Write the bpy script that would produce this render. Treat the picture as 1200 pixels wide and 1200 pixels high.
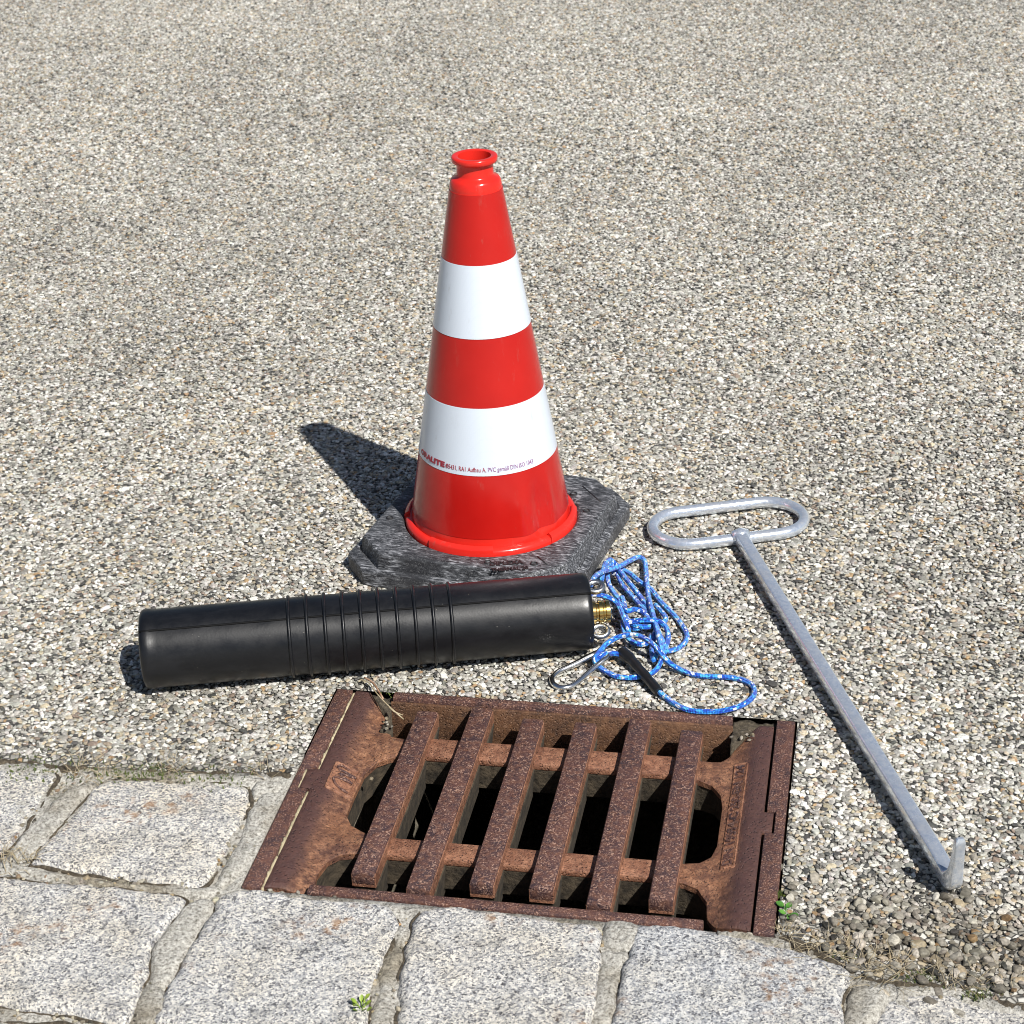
import bpy, bmesh, math, random
import numpy as np
from mathutils import Vector, Matrix, noise
from mathutils.geometry import delaunay_2d_cdt

random.seed(7); RNG = np.random.default_rng(7)
SC = bpy.context.scene
for o in list(bpy.data.objects): bpy.data.objects.remove(o)
COL = SC.collection

# ------------------------------------------------------------------ camera, sky, sun, exposure
CAM_H, F_PX, PITCH, ROLL = 1.1477, 2262.7, 0.4783, -0.0408
_cp, _sp = math.cos(PITCH), math.sin(PITCH)
C_F = Vector((0, _cp, -_sp)); _rt = Vector((1, 0, 0)); _up = Vector((0, _sp, _cp))
C_R = math.cos(ROLL)*_rt + math.sin(ROLL)*_up
C_U = -math.sin(ROLL)*_rt + math.cos(ROLL)*_up
C_O = Vector((0, 0, CAM_H))
cam_d = bpy.data.cameras.new('camera'); cam = bpy.data.objects.new('camera', cam_d); COL.objects.link(cam)
M4 = Matrix((C_R, C_U, -C_F)).transposed().to_4x4(); M4.translation = C_O
cam.matrix_world = M4
cam_d.sensor_width = 36; cam_d.lens = 36*F_PX/1200; cam_d.clip_start = .02; cam_d.clip_end = 1000
cam_d.dof.use_dof = True; cam_d.dof.focus_distance = 2.05; cam_d.dof.aperture_fstop = 20
SC.camera = cam
SUN_EL = math.radians(49.0); SH = math.radians(124.4)            # shadow heading on the ground
SUN_DIR = Vector((-math.cos(SH)*math.cos(SUN_EL), -math.sin(SH)*math.cos(SUN_EL), math.sin(SUN_EL)))
W = bpy.data.worlds.new('World'); SC.world = W; W.use_nodes = True
wn = W.node_tree.nodes; wl = W.node_tree.links
sky = wn.new('ShaderNodeTexSky'); sky.sky_type = 'NISHITA'; sky.sun_disc = False
sky.sun_elevation = SUN_EL; sky.sun_rotation = math.atan2(SUN_DIR.x, SUN_DIR.y)
wl.new(sky.outputs[0], wn['Background'].inputs[0]); wn['Background'].inputs[1].default_value = 0.05
sd = bpy.data.lights.new('sun', 'SUN'); sd.energy = 5.0; sd.angle = math.radians(.53); sd.color = (1, .968, .915)
sun = bpy.data.objects.new('sun', sd); COL.objects.link(sun)
sun.rotation_euler = (-SUN_DIR).to_track_quat('-Z', 'Y').to_euler(); sun.location = (2, -3, 4)
SC.view_settings.view_transform = 'Standard'; SC.view_settings.look = 'None'
SC.view_settings.exposure = 0.20; SC.view_settings.gamma = 1
SC.render.engine = 'CYCLES'
SC.cycles.filter_width = 1.0; SC.cycles.max_bounces = 5; SC.cycles.diffuse_bounces = 2; SC.cycles.glossy_bounces = 2; SC.cycles.transmission_bounces = 1

# ------------------------------------------------------------------ helpers
def G(x, y, z=0.0):
    """point of the place (height z) that was measured at photo pixel x, y"""
    d = C_F + C_R*((x-600)/F_PX) - C_U*((y-600)/F_PX)
    return C_O + d*((z-CAM_H)/d.z)
GX, GY, GA = -.27097, 1.4665, -.2028
GM = Matrix.Translation((GX, GY, 0)) @ Matrix.Rotation(GA, 4, 'Z')

def tag(o, label=None, cat=None, group=None, kind=None):
    if label: o['label'] = label
    if cat: o['category'] = cat
    if group: o['group'] = group
    if kind: o['kind'] = kind
    return o
def empty(name, loc, rz=0.0):
    o = bpy.data.objects.new(name, None); COL.objects.link(o); o.location = loc; o.rotation_euler = (0, 0, rz)
    o.empty_display_size = .05; return o
def mk(name, verts, faces, mat, parent=None, smooth=True, sharp=None, uvs=None):
    me = bpy.data.meshes.new(name); me.from_pydata([tuple(v) for v in verts], [], faces); me.update()
    if smooth:
        me.polygons.foreach_set('use_smooth', [True]*len(me.polygons))
        if sharp: me.set_sharp_from_angle(angle=math.radians(sharp))
    if uvs is not None:
        l = me.uv_layers.new(name='UVMap')
        for p in me.polygons:
            us = [uvs[v] for v in p.vertices]
            wrap = max(u[0] for u in us)-min(u[0] for u in us) > .5
            for li, u in zip(p.loop_indices, us): l.data[li].uv = (u[0]+1 if wrap and u[0] < .5 else u[0], u[1])
    me.materials.append(mat)
    o = bpy.data.objects.new(name, me); COL.objects.link(o)
    if parent: o.parent = parent
    return o
def frm_bm(name, bm, mat, parent=None, sharp=35):
    bmesh.ops.recalc_face_normals(bm, faces=bm.faces[:])
    me = bpy.data.meshes.new(name); bm.to_mesh(me); bm.free()
    me.polygons.foreach_set('use_smooth', [True]*len(me.polygons)); me.set_sharp_from_angle(angle=math.radians(sharp))
    me.materials.append(mat); o = bpy.data.objects.new(name, me); COL.objects.link(o)
    if parent: o.parent = parent
    return o
def prism_bm(poly, z0, z1, bev=0.0, seg=2, taper=None):
    """closed prism of a plan outline; taper scales the bottom plan about its centre"""
    bm = bmesh.new(); n = len(poly)
    cx = sum(p[0] for p in poly)/n; cy = sum(p[1] for p in poly)/n
    t = taper or (1, 1)
    lo = [bm.verts.new((cx+(p[0]-cx)*t[0], cy+(p[1]-cy)*t[1], z0)) for p in poly]
    hi = [bm.verts.new((p[0], p[1], z1)) for p in poly]
    bm.faces.new(lo[::-1]); bm.faces.new(hi)
    for i in range(n): bm.faces.new((lo[i], lo[(i+1) % n], hi[(i+1) % n], hi[i]))
    bmesh.ops.recalc_face_normals(bm, faces=bm.faces[:])
    if bev: bmesh.ops.bevel(bm, geom=bm.edges[:], offset=bev, segments=seg, affect='EDGES', profile=.5, clamp_overlap=True)
    return bm
def rect(u0, u1, w0, w1): return [(u0, w0), (u1, w0), (u1, w1), (u0, w1)]
def lathe(prof, n=64, mat4=None, wob=None):
    vs, fs = [], []
    for j, (r, z) in enumerate(prof):
        for i in range(n):
            a = 2*math.pi*i/n; rr = r+(wob(a, z) if wob else 0)
            v = Vector((rr*math.cos(a), rr*math.sin(a), z)); vs.append(mat4 @ v if mat4 else v)
    for j in range(len(prof)-1):
        for i in range(n):
            k = (i+1) % n; fs.append((j*n+i, j*n+k, (j+1)*n+k, (j+1)*n+i))
    return vs, fs
def smooth_path(P, step, closed=False):
    P = [Vector(p) for p in P]; n = len(P); out = []
    rng = range(n) if closed else range(n-1)
    for i in rng:
        g = (lambda k: P[k % n]) if closed else (lambda k: P[min(max(k, 0), n-1)])
        a, b, c, d = g(i-1), g(i), g(i+1), g(i+2)
        m = max(1, int((c-b).length/step))
        for k in range(m):
            t = k/m
            out.append(.5*((2*b)+(c-a)*t+(2*a-5*b+4*c-d)*t*t+(3*b-a-3*c+d)*t**3))
    if not closed: out.append(P[-1])
    return out
def tube(path, rad, n=10, closed=False, cap=True):
    m = len(path); rads = rad if isinstance(rad, (list, tuple)) else [rad]*m
    T = []
    for i in range(m):
        a = path[(i-1) % m] if closed or i > 0 else path[i]; b = path[(i+1) % m] if closed or i < m-1 else path[i]
        T.append((b-a).normalized())
    N = T[0].orthogonal().normalized(); vs, uv = [], []; L = 0; Ns = []
    for i in range(m):
        if i: N = (N-T[i]*N.dot(T[i])).normalized(); L += (path[i]-path[i-1]).length
        Ns.append(N); B = T[i].cross(N)
        for k in range(n):
            a = 2*math.pi*k/n; vs.append(path[i]+(N*math.cos(a)+B*math.sin(a))*rads[i]); uv.append((k/n, L))
    fs = []
    for i in range(m if closed else m-1):
        j = (i+1) % m; sh = 0
        if closed and j == 0:
            d = [(vs[(m-1)*n]-vs[k]).length for k in range(n)]; sh = d.index(min(d))
        for k in range(n):
            k2 = (k+1) % n; fs.append((i*n+k, i*n+k2, j*n+(k2+sh) % n, j*n+(k+sh) % n))
    if cap and not closed:
        fs.append(tuple(range(n))[::-1]); fs.append(tuple((m-1)*n+k for k in range(n)))
    return vs, fs, uv
def inside(P, poly):
    P = np.asarray(P); x, y = P[:, 0], P[:, 1]; r = np.zeros(len(P), bool); n = len(poly); j = n-1
    for i in range(n):
        xi, yi = poly[i][:2]; xj, yj = poly[j][:2]
        if yi != yj: r ^= ((yi > y) != (yj > y)) & (x < (xj-xi)*(y-yi)/(yj-yi)+xi)
        j = i
    return r
def pdist(P, poly, closed=True):
    P = np.asarray(P, float)[:, :2]; d = np.full(len(P), 1e9); n = len(poly)
    for i in range(n if closed else n-1):
        a = np.array(poly[i][:2]); b = np.array(poly[(i+1) % n][:2]); ab = b-a; L = max(ab@ab, 1e-12)
        t = np.clip((P-a)@ab/L, 0, 1); d = np.minimum(d, np.hypot(*(P-a-t[:, None]*ab).T))
    return d
def densify(poly, sp):
    out = []
    for i in range(len(poly)):
        a = Vector(poly[i][:2]); b = Vector(poly[(i+1) % len(poly)][:2]); m = max(1, round((b-a).length/sp))
        out += [a.lerp(b, k/m) for k in range(m)]
    return [(p.x, p.y) for p in out]
def slab(outline, holes, zf, zbot, sp, jit=.35):
    """triangulated plan with real relief: zf(x, y, distance to edge) gives the top, sides go down to zbot"""
    loops = [densify(outline, sp)]+[densify(h, sp) for h in holes]
    V, E = [], []
    for lp in loops:
        k = len(V); V += lp; E += [(k+i, k+(i+1) % len(lp)) for i in range(len(lp))]
    A = np.array(outline); x0, y0 = A.min(0); x1, y1 = A.max(0)
    gx, gy = np.meshgrid(np.arange(x0, x1, sp), np.arange(y0, y1, sp*.87))
    gx = gx+(np.arange(gx.shape[0]) % 2)[:, None]*sp*.5
    Q = np.stack([gx.ravel(), gy.ravel()], 1)+RNG.uniform(-jit, jit, (gx.size, 2))*sp*.5
    ok = inside(Q, outline)
    for h in holes: ok &= ~inside(Q, h)
    Q = Q[ok]
    for lp in [outline]+list(holes): Q = Q[pdist(Q, lp) > sp*.55]
    V += [tuple(q) for q in Q]
    ov, oe, of, *_ = delaunay_2d_cdt([Vector(v) for v in V], E, [], 0, 1e-6)
    pv = np.array([(v.x, v.y) for v in ov]); cen = np.array([pv[list(f)].mean(0) for f in of])
    keep = inside(cen, loops[0])
    for h in loops[1:]: keep &= ~inside(cen, h)
    fs = [tuple(f) for f, k in zip(of, keep) if k]
    d = pdist(pv, outline)
    for h in holes: d = np.minimum(d, pdist(pv, h))
    vs = [(x, y, zf(x, y, dd)) for (x, y), dd in zip(pv, d)]
    cnt = {}
    for f in fs:
        for a, b in zip(f, f[1:]+f[:1]): cnt[(a, b)] = 1
    bd = [(a, b) for (a, b) in cnt if (b, a) not in cnt]; low = {}
    for a, b in bd:
        for q in (a, b):
            if q not in low: low[q] = len(vs); vs.append((vs[q][0], vs[q][1], zbot))
    fs += [(b, a, low[a], low[b]) for a, b in bd]
    return vs, fs
def nz(x, y, z, s): return noise.noise(Vector((x*s, y*s, z*s)))
def sstep(a, b, x):
    t = min(max((x-a)/(b-a), 0), 1); return t*t*(3-2*t)
def text_mesh(s, size, ext=.0004, align='LEFT', bold=0.0, sx=1.0):
    cu = bpy.data.curves.new('lettering', 'FONT'); cu.body = s; cu.size = size; cu.extrude = ext; cu.align_x = align
    cu.align_y = 'CENTER'; cu.offset = bold; cu.resolution_u = 2
    ob = bpy.data.objects.new('lettering', cu); COL.objects.link(ob)
    me = bpy.data.meshes.new_from_object(ob.evaluated_get(bpy.context.evaluated_depsgraph_get()))
    vs = [Vector((v.co.x*sx, v.co.y, v.co.z)) for v in me.vertices]; fs = [tuple(p.vertices) for p in me.polygons]
    bpy.data.objects.remove(ob); bpy.data.curves.remove(cu); bpy.data.meshes.remove(me)
    return vs, fs

# ------------------------------------------------------------------ materials
class NT:
    def __init__(s, name):
        s.m = bpy.data.materials.new(name); s.m.use_nodes = True; s.t = s.m.node_tree
        s.b = s.t.nodes['Principled BSDF']; s.o = s.t.nodes['Material Output']
    def n(s, typ, **kw):
        q = s.t.nodes.new('ShaderNode'+typ)
        for k, v in kw.items():
            if k in q.inputs: s.set(q.inputs[k], v)
            else: setattr(q, k, v)
        return q
    def set(s, sock, v):
        if hasattr(v, 'is_output'): s.t.links.new(v, sock)
        else: sock.default_value = (*v, 1) if isinstance(v, tuple) and len(v) == 3 and sock.type == 'RGBA' else v
    def p(s, **kw):
        for k, v in kw.items(): s.set(s.b.inputs[k.replace('_', ' ')], v)
    def co(s, obj=True, scale=None):
        c = s.n('TexCoord').outputs['Object' if obj else 'UV']
        if scale:
            mp = s.n('Mapping'); s.t.links.new(c, mp.inputs[0]); mp.inputs['Scale'].default_value = scale; c = mp.outputs[0]
        return c
    def pos(s): return s.n('NewGeometry').outputs['Position']
    def noise(s, v, scale, det=4, rough=.55, dist=0, col=False):
        q = s.n('TexNoise', Vector=v, Scale=scale, Detail=det, Roughness=rough, Distortion=dist); return q.outputs['Color' if col else 0]
    def voro(s, v, scale, feat='F1', out='Distance', rnd=1.0):
        q = s.n('TexVoronoi', feature=feat, Vector=v, Scale=scale, Randomness=rnd); return q.outputs[out]
    def ramp(s, f, stops, interp='LINEAR'):
        q = s.n('ValToRGB', Fac=f); e = q.color_ramp.elements; q.color_ramp.interpolation = interp
        while len(e) < len(stops): e.new(.5)
        for el, (p, c) in zip(e, stops):
            el.position = p; el.color = (*c, 1) if isinstance(c, tuple) else (c, c, c, 1)
        return q.outputs[0]
    def mix(s, f, a, b, mode='MIX'):
        q = s.n('Mix', data_type='RGBA', blend_type=mode); s.set(q.inputs[0], f); s.set(q.inputs[6], a); s.set(q.inputs[7], b); return q.outputs[2]
    def math(s, op, a, b=0.0):
        q = s.n('Math', operation=op); s.set(q.inputs[0], a); s.set(q.inputs[1], b); return q.outputs[0]
    def bump(s, h, st=.5, dist=.001, nrm=None):
        q = s.n('Bump', Height=h, Strength=st, Distance=dist)
        if nrm: s.set(q.inputs['Normal'], nrm)
        s.set(s.b.inputs['Normal'], q.outputs[0]); return q.outputs[0]
    def vec(s, v, ax):
        q = s.n('SeparateXYZ'); s.t.links.new(v, q.inputs[0]); return q.outputs[ax]

PALETTE = [(.19, (.76, .735, .67)), (.30, (.52, .50, .445)), (.24, (.32, .305, .265)), (.12, (.52, .44, .31)), (.016, (.44, .29, .15)), (.10, (.09, .088, .082)), (.034, (.34, .26, .20))]
def m_asphalt():
    t = NT('asphalt'); p = t.pos()
    v = t.n('TexVoronoi', feature='F1', Vector=p, Scale=150); r = t.vec(v.outputs['Color'], 0)
    stops, a = [], 0.0
    for w, c in PALETTE: stops.append((a, c)); a += w
    cell = t.ramp(r, stops, 'CONSTANT')
    edge = t.ramp(t.voro(p, 150, 'DISTANCE_TO_EDGE'), [(.02, 0.0), (.16, 1.0)])
    fine = t.ramp(t.noise(p, 700, 3), [(.35, (.03, .028, .025)), (.7, (.15, .14, .12))])
    big = t.ramp(t.noise(p, 1.6, 3), [(.3, .82), (.7, 1.0)])
    c = t.mix(edge, fine, cell); c = t.mix(1.0, c, big, 'MULTIPLY')
    t.p(Base_Color=c, Roughness=.8); t.bump(edge, .7, .0016); return t.m
def m_stone():
    t = NT('aggregate_stone')
    a = t.n('Attribute', attribute_type='INSTANCER', attribute_name='tint')
    v = t.noise(t.pos(), 460, 1); vr = t.ramp(v, [(.3, .66), (.7, 1.14)])
    t.p(Base_Color=t.mix(1.0, a.outputs['Color'], vr, 'MULTIPLY'), Roughness=.62, Specular_IOR_Level=.4)
    return t.m
def m_granite():
    t = NT('granite'); p = t.pos()
    inf = t.n('ObjectInfo').outputs['Random']
    gr = t.vec(t.n('TexVoronoi', feature='F1', Vector=p, Scale=560).outputs['Color'], 0)
    gr = t.math('ADD', t.math('MULTIPLY', gr, .46), t.math('MULTIPLY', t.noise(p, 210, 3, .7, .4), .54))
    c1 = t.ramp(gr, [(.26, (.12, .12, .13)), (.37, (.33, .34, .365)), (.50, (.52, .525, .53)), (.68, (.78, .765, .73))])
    mica = t.ramp(t.voro(p, 300), [(.16, 1.0), (.24, 0.0)])
    c = t.mix(t.math('MULTIPLY', mica, .75), c1, (.05, .05, .055))
    warm = t.ramp(t.noise(p, 18, 4, .6), [(.42, 0.0), (.68, .55)])
    c = t.mix(warm, c, t.mix(1.0, c, (1.0, .93, .80), 'MULTIPLY'))
    st = t.math('MULTIPLY', t.ramp(t.noise(p, 11, 2, .5), [(.56, 0.0), (.66, 1.0)]), t.ramp(t.noise(p, 75, 4, .65), [(.50, 0.0), (.64, 1.0)]))
    c = t.mix(t.math('MULTIPLY', st, .7), c, (.30, .15, .05))
    dirt = t.ramp(t.noise(p, 28, 5, .7), [(.30, .62), (.48, 1.0)])
    c = t.mix(1.0, c, dirt, 'MULTIPLY')
    c = t.mix(1.0, c, t.ramp(inf, [(0, (.78, .82, .88)), (.5, (.98, .98, .98)), (1, (1.10, 1.05, .97))]), 'MULTIPLY')
    t.p(Base_Color=c, Roughness=.72, Specular_IOR_Level=.4)
    t.bump(t.math('ADD', t.noise(p, 260, 5, .7), t.noise(p, 60, 4)), .9, .0030); return t.m
def m_mortar():
    t = NT('mortar'); p = t.pos()
    c = t.ramp(t.noise(p, 330, 5, .72), [(.33, (.12, .11, .09)), (.48, (.43, .41, .365)), (.64, (.70, .68, .62))])
    c = t.mix(t.ramp(t.noise(p, 9, 4, .6), [(.46, 0.0), (.62, .85)]), c, t.mix(1.0, c, (.50, .45, .36), 'MULTIPLY'))
    moss = t.ramp(t.noise(p, 16, 5, .7), [(.62, 0.0), (.72, .7)])
    c = t.mix(moss, c, (.06, .07, .025))
    t.p(Base_Color=c, Roughness=.92); t.bump(t.math('ADD', t.noise(p, 330, 5, .7), t.math('MULTIPLY', t.noise(p, 70, 3), 1.5)), .9, .003); return t.m
def m_soil():
    t = NT('soil'); p = t.pos()
    c = t.ramp(t.noise(p, 260, 5, .75), [(.3, (.03, .024, .016)), (.55, (.11, .088, .06)), (.72, (.26, .22, .16))])
    t.p(Base_Color=c, Roughness=1.0); t.bump(t.noise(p, 240, 5, .75), 1.0, .004); return t.m
def m_rust(name, base, dark, light, spk, pit=1.0, rim=False):
    t = NT(name); p = t.pos()
    c = t.mix(t.ramp(t.noise(p, 38, 5, .65), [(.38, 0.0), (.62, 1.0)]), dark, base)
    c = t.mix(t.ramp(t.noise(p, 150, 4, .6), [(.44, 0.0), (.66, .75)]), c, light)
    s = t.math('MULTIPLY', t.ramp(t.noise(p, 560, 2, .6), [(.54, 0.0), (.63, 1.0)]), t.ramp(t.noise(p, 95, 2), [(.36, .22), (.58, 1.0)]))
    if rim:
        z = t.vec(p, 2); k = t.math('ADD', z, t.math('MULTIPLY', t.noise(p, 45, 4), .006)); q = t.n('MapRange', Value=k); q.inputs['From Min'].default_value = -.0052; q.inputs['From Max'].default_value = .0012
        c = t.mix(t.math('MULTIPLY', q.outputs[0], .92), c, t.mix(t.noise(p, 140, 4), (.036, .021, .026), (.125, .056, .045)))
    c = t.mix(t.math('MULTIPLY', s, .72), c, spk)
    pt = t.ramp(t.voro(p, 260, rnd=1.0), [(.1, 0.0), (.3, 1.0)])
    if pit > 1: c = t.mix(t.ramp(t.noise(p, 380, 3, .7), [(.40, .8), (.5, 0.0)]), c, t.mix(.5, c, spk))
    t.p(Base_Color=c, Roughness=t.ramp(t.noise(p, 200, 3), [(.3, .42), (.7, .75)]), Metallic=.0, Specular_IOR_Level=.5)
    t.bump(t.math('ADD', t.math('MULTIPLY', t.noise(p, 420, 4, .7), 1.0), t.math('MULTIPLY', pt, .6*pit)), .9, .0015); return t.m
def m_red(bumpy=0.0, a=(.68, .022, .014), b=(.74, .030, .020)):
    t = NT('red_plastic'); p = t.co()
    c = t.mix(t.ramp(t.noise(p, 14, 3), [(.35, 0.0), (.7, 1.0)]), a, b)
    c = t.mix(t.math('MULTIPLY', t.ramp(t.noise(t.co(scale=(1, 1, .25)), 120, 4, .7), [(.60, 0.0), (.74, .5)]), t.ramp(t.noise(p, 13, 2), [(.48, 0.0), (.62, 1.0)])), c, (.34, .10, .08))
    t.p(Base_Color=c, Roughness=t.ramp(t.noise(p, 60, 4), [(.3, .13), (.75, .26)]), Specular_IOR_Level=.5)
    t.bump(t.noise(t.co(scale=(1, 1, .35)), 14, 2), .25 if bumpy else .1, .006 if bumpy else .002); return t.m
def m_sheet():
    t = NT('white_reflective_film'); p = t.co()
    hx = t.voro(p, 420, 'DISTANCE_TO_EDGE', rnd=.15)
    wc = t.mix(t.math('MULTIPLY', t.ramp(t.noise(t.co(scale=(1, 1, .3)), 70, 5, .7), [(.58, 0.0), (.76, .6)]), t.ramp(t.noise(p, 11, 2), [(.46, 0.0), (.6, 1.0)])), t.mix(t.ramp(hx, [(.03, .14), (.10, 0.0)]), (.68, .75, .84), (.58, .65, .75)), (.40, .41, .42))
    t.p(Base_Color=wc, Roughness=.30, Specular_IOR_Level=.5, Coat_Weight=.25, Coat_Roughness=.15)
    t.bump(t.noise(t.co(scale=(1, 1, .3)), 12, 2), .12, .004); return t.m
def m_flat(name, c, rough=.6, metal=0.0, spec=.5, var=0.0, bs=0, bst=.3, bd=.0005):
    t = NT(name); p = t.co()
    if var: c2 = tuple(x*(1-var) for x in c); col = t.mix(t.ramp(t.noise(p, 90, 4, .65), [(.35, 0.0), (.65, 1.0)]), c2, c)
    else: col = c
    t.p(Base_Color=col, Roughness=rough, Metallic=metal, Specular_IOR_Level=spec)
    if bs: t.bump(t.noise(p, bs, 4, .65), bst, bd)
    return t.m
def m_recycled():
    t = NT('recycled_rubber'); p = t.co()
    def streak(ang, sc, st):
        w = t.n('Mapping'); t.t.links.new(p, w.inputs[0]); w.inputs['Rotation'].default_value = (0, 0, ang); w.inputs['Scale'].default_value = (1, st, st)
        return t.noise(w.outputs[0], sc, 3, .65, .6)
    sel = t.ramp(t.noise(p, 16, 2), [(.44, 0.0), (.56, 1.0)])
    st = t.mix(sel, streak(.5, 90, 4.5), streak(-.25, 110, 4.0))
    c = t.ramp(st, [(.39, (.018, .019, .022)), (.48, (.052, .055, .062)), (.56, (.14, .145, .158)), (.66, (.42, .43, .46))])
    c = t.mix(t.ramp(t.noise(p, 13, 3), [(.36, .85), (.52, 0.0)]), c, (.026, .027, .031))
    c = t.mix(t.ramp(t.noise(p, 700, 2), [(.58, 0.0), (.68, .55)]), c, (.20, .20, .205))
    t.p(Base_Color=c, Roughness=.58, Specular_IOR_Level=.4)
    t.bump(t.math('ADD', t.math('MULTIPLY', st, .6), t.noise(p, 520, 2)), .45, .0008); return t.m
def m_plug():
    t = NT('black_rubber'); p = t.co()
    dust = t.ramp(t.noise(t.co(scale=(.3, 1, 1)), 34, 6, .7), [(.48, 0.0), (.80, .55)])
    spk = t.math('MULTIPLY', t.ramp(t.voro(p, 120), [(.05, 1.0), (.09, 0.0)]), t.ramp(t.noise(p, 26, 2), [(.55, 0.0), (.62, 1.0)]))
    c = t.mix(dust, (.0050, .0055, .0072), (.022, .023, .027)); c = t.mix(t.math('MULTIPLY', spk, .7), c, (.30, .28, .25))
    t.p(Base_Color=c, Roughness=t.ramp(t.noise(p, 45, 5, .7), [(.3, .30), (.7, .50)]), Specular_IOR_Level=.45)
    t.bump(t.math('ADD', t.noise(p, 420, 3), t.math('MULTIPLY', t.noise(p, 30, 2), 1.5)), .12, .0006); return t.m
def m_galv():
    t = NT('galvanised_steel'); p = t.co()
    v = t.ramp(t.noise(p, 190, 3, .7), [(.34, (.62, .70, .83)), (.55, (.80, .86, .95)), (.75, (.94, .96, .98))])  # blue of the reflected sky tinted into the grey zinc colour
    v = t.mix(t.ramp(t.noise(p, 30, 4, .6), [(.45, 0.0), (.7, .5)]), v, (.80, .80, .80))
    t.p(Base_Color=v, Metallic=.70, Roughness=t.ramp(t.noise(p, 230, 2), [(.3, .14), (.7, .30)]))
    t.bump(t.noise(p, 240, 3, .7), .3, .0007); return t.m
def m_rope():
    t = NT('blue_braided_rope'); uv = t.co(False)
    mp = t.n('Mapping'); t.t.links.new(uv, mp.inputs[0]); mp.inputs['Scale'].default_value = (6, 620, 1)
    u = t.vec(mp.outputs[0], 0); v = t.vec(mp.outputs[0], 1)
    d1 = t.math('SINE', t.math('MULTIPLY', t.math('ADD', u, v), 3.1416)); d2 = t.math('SINE', t.math('MULTIPLY', t.math('SUBTRACT', u, v), 3.1416))
    h = t.math('MULTIPLY', d1, d2); hh = t.math('ADD', t.math('MULTIPLY', h, .5), .5)
    mp2 = t.n('Mapping'); t.t.links.new(uv, mp2.inputs[0]); mp2.inputs['Scale'].default_value = (7, 260, 1)
    fl = t.n('TexVoronoi', feature='F1', Vector=mp2.outputs[0], Scale=1.0); r = t.vec(fl.outputs['Color'], 0)
    c = t.ramp(r, [(0, (.006, .065, .48)), (.34, (.015, .20, .74)), (.66, (.06, .46, .86)), (.89, (.80, .86, .90))], 'CONSTANT')
    c = t.mix(t.math('MULTIPLY', hh, .45), c, t.mix(.5, c, (.02, .12, .55)))
    t.p(Base_Color=c, Roughness=.5, Specular_IOR_Level=.4, Sheen_Weight=.2); t.bump(h, .8, .0007); return t.m
def m_shaft():
    t = NT('shaft_concrete'); p = t.pos()
    c = t.ramp(t.noise(p, 60, 5, .7), [(.3, (.10, .09, .065)), (.5, (.24, .21, .155)), (.72, (.40, .36, .28))])
    t.p(Base_Color=c, Roughness=.95); t.bump(t.noise(p, 120, 5, .7), .9, .004); return t.m
def m_leaf(name, a, b):
    t = NT(name); p = t.pos()
    t.p(Base_Color=t.mix(t.ramp(t.noise(p, 130, 3), [(.35, 0.0), (.65, 1.0)]), a, b), Roughness=.45, Specular_IOR_Level=.4, Subsurface_Weight=0.0); return t.m

M = dict(asphalt=m_asphalt(), stone=m_stone(), granite=m_granite(), mortar=m_mortar(), soil=m_soil(),
         rust_worn=m_rust('worn_rust', (.098, .044, .037), (.046, .025, .028), (.165, .072, .044), (.50, .31, .23)),
         rust=m_rust('orange_rust', (.31, .140, .080), (.19, .080, .046), (.42, .21, .125), (.05, .022, .015), 1.8),
         rust_plate=m_rust('plate_rust', (.25, .112, .058), (.105, .046, .031), (.42, .21, .115), (.06, .028, .02), 1.6, True),
         rust_brown=m_rust('brown_rust', (.13, .062, .032), (.07, .036, .022), (.20, .10, .05), (.30, .17, .10)),
         red=m_red(), redb=m_red(1.0), film=m_red(1.0, (.45, .009, .007), (.51, .012, .009)), sheet=m_sheet(), ink=m_flat('red_ink', (.36, .03, .05), .5), ink2=m_flat('violet_ink', (.30, .10, .26), .5),
         recycled=m_recycled(), emboss=m_flat('dark_rubber', (.012, .012, .014), .6), plug=m_plug(), galv=m_galv(), rope=m_rope(),
         brass=m_flat('brass', (.78, .55, .20), .2, 1.0, var=.15), chrome=m_flat('polished_steel', (.82, .82, .82), .2, 1.0),
         zinc=m_flat('zinc', (.62, .64, .66), .3, 1.0, var=.25, bs=300), sleeve=m_flat('black_sleeve', (.012, .012, .013), .35, bs=150),
         shaft=m_shaft(), dirt=m_flat('caked_dirt', (.075, .057, .036), .95, var=.75, bs=160, bst=.9, bd=.003),
         straw=m_leaf('straw', (.30, .24, .14), (.52, .44, .30)), twig=m_leaf('twig', (.22, .11, .06), (.50, .33, .22)),
         green=m_leaf('leaf_green', (.05, .16, .025), (.12, .30, .05)), lime=m_leaf('sprout_green', (.14, .26, .03), (.34, .42, .06)), moss=m_leaf('moss', (.05, .075, .02), (.13, .16, .04)))

# ------------------------------------------------------------------ the setting
def loc_(u, w, z=0): return GM @ Vector((u, w, z))
FR = [tuple(loc_(u, w).xy) for u, w in ((-.002, -.001), (.504, -.001), (.504, .351), (-.002, .351))]   # frame outline on the ground
# asphalt/gutter border (left of the drain, then right of it)
b_left = [G(*q).xy for q in ((-700, 862), (-260, 880), (0, 889), (60, 895), (130, 898), (230, 903), (345, 906))]
b_right = [G(*q).xy for q in ((906, 1091), (935, 1104), (985, 1128), (1010, 1146), (1050, 1152), (1090, 1150), (1125, 1154), (1165, 1170), (1210, 1180), (1420, 1250))]
FL, FB = Vector(FR[0]), Vector(FR[1])
GUT = [tuple(p) for p in b_left]+[tuple(loc_(-.002, .225).xy), FR[0], FR[1]]+[tuple(p) for p in b_right]+[(.75, .62), (-1.5, .92)]
GUT[0] = (-1.5, 1.93)
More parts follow.
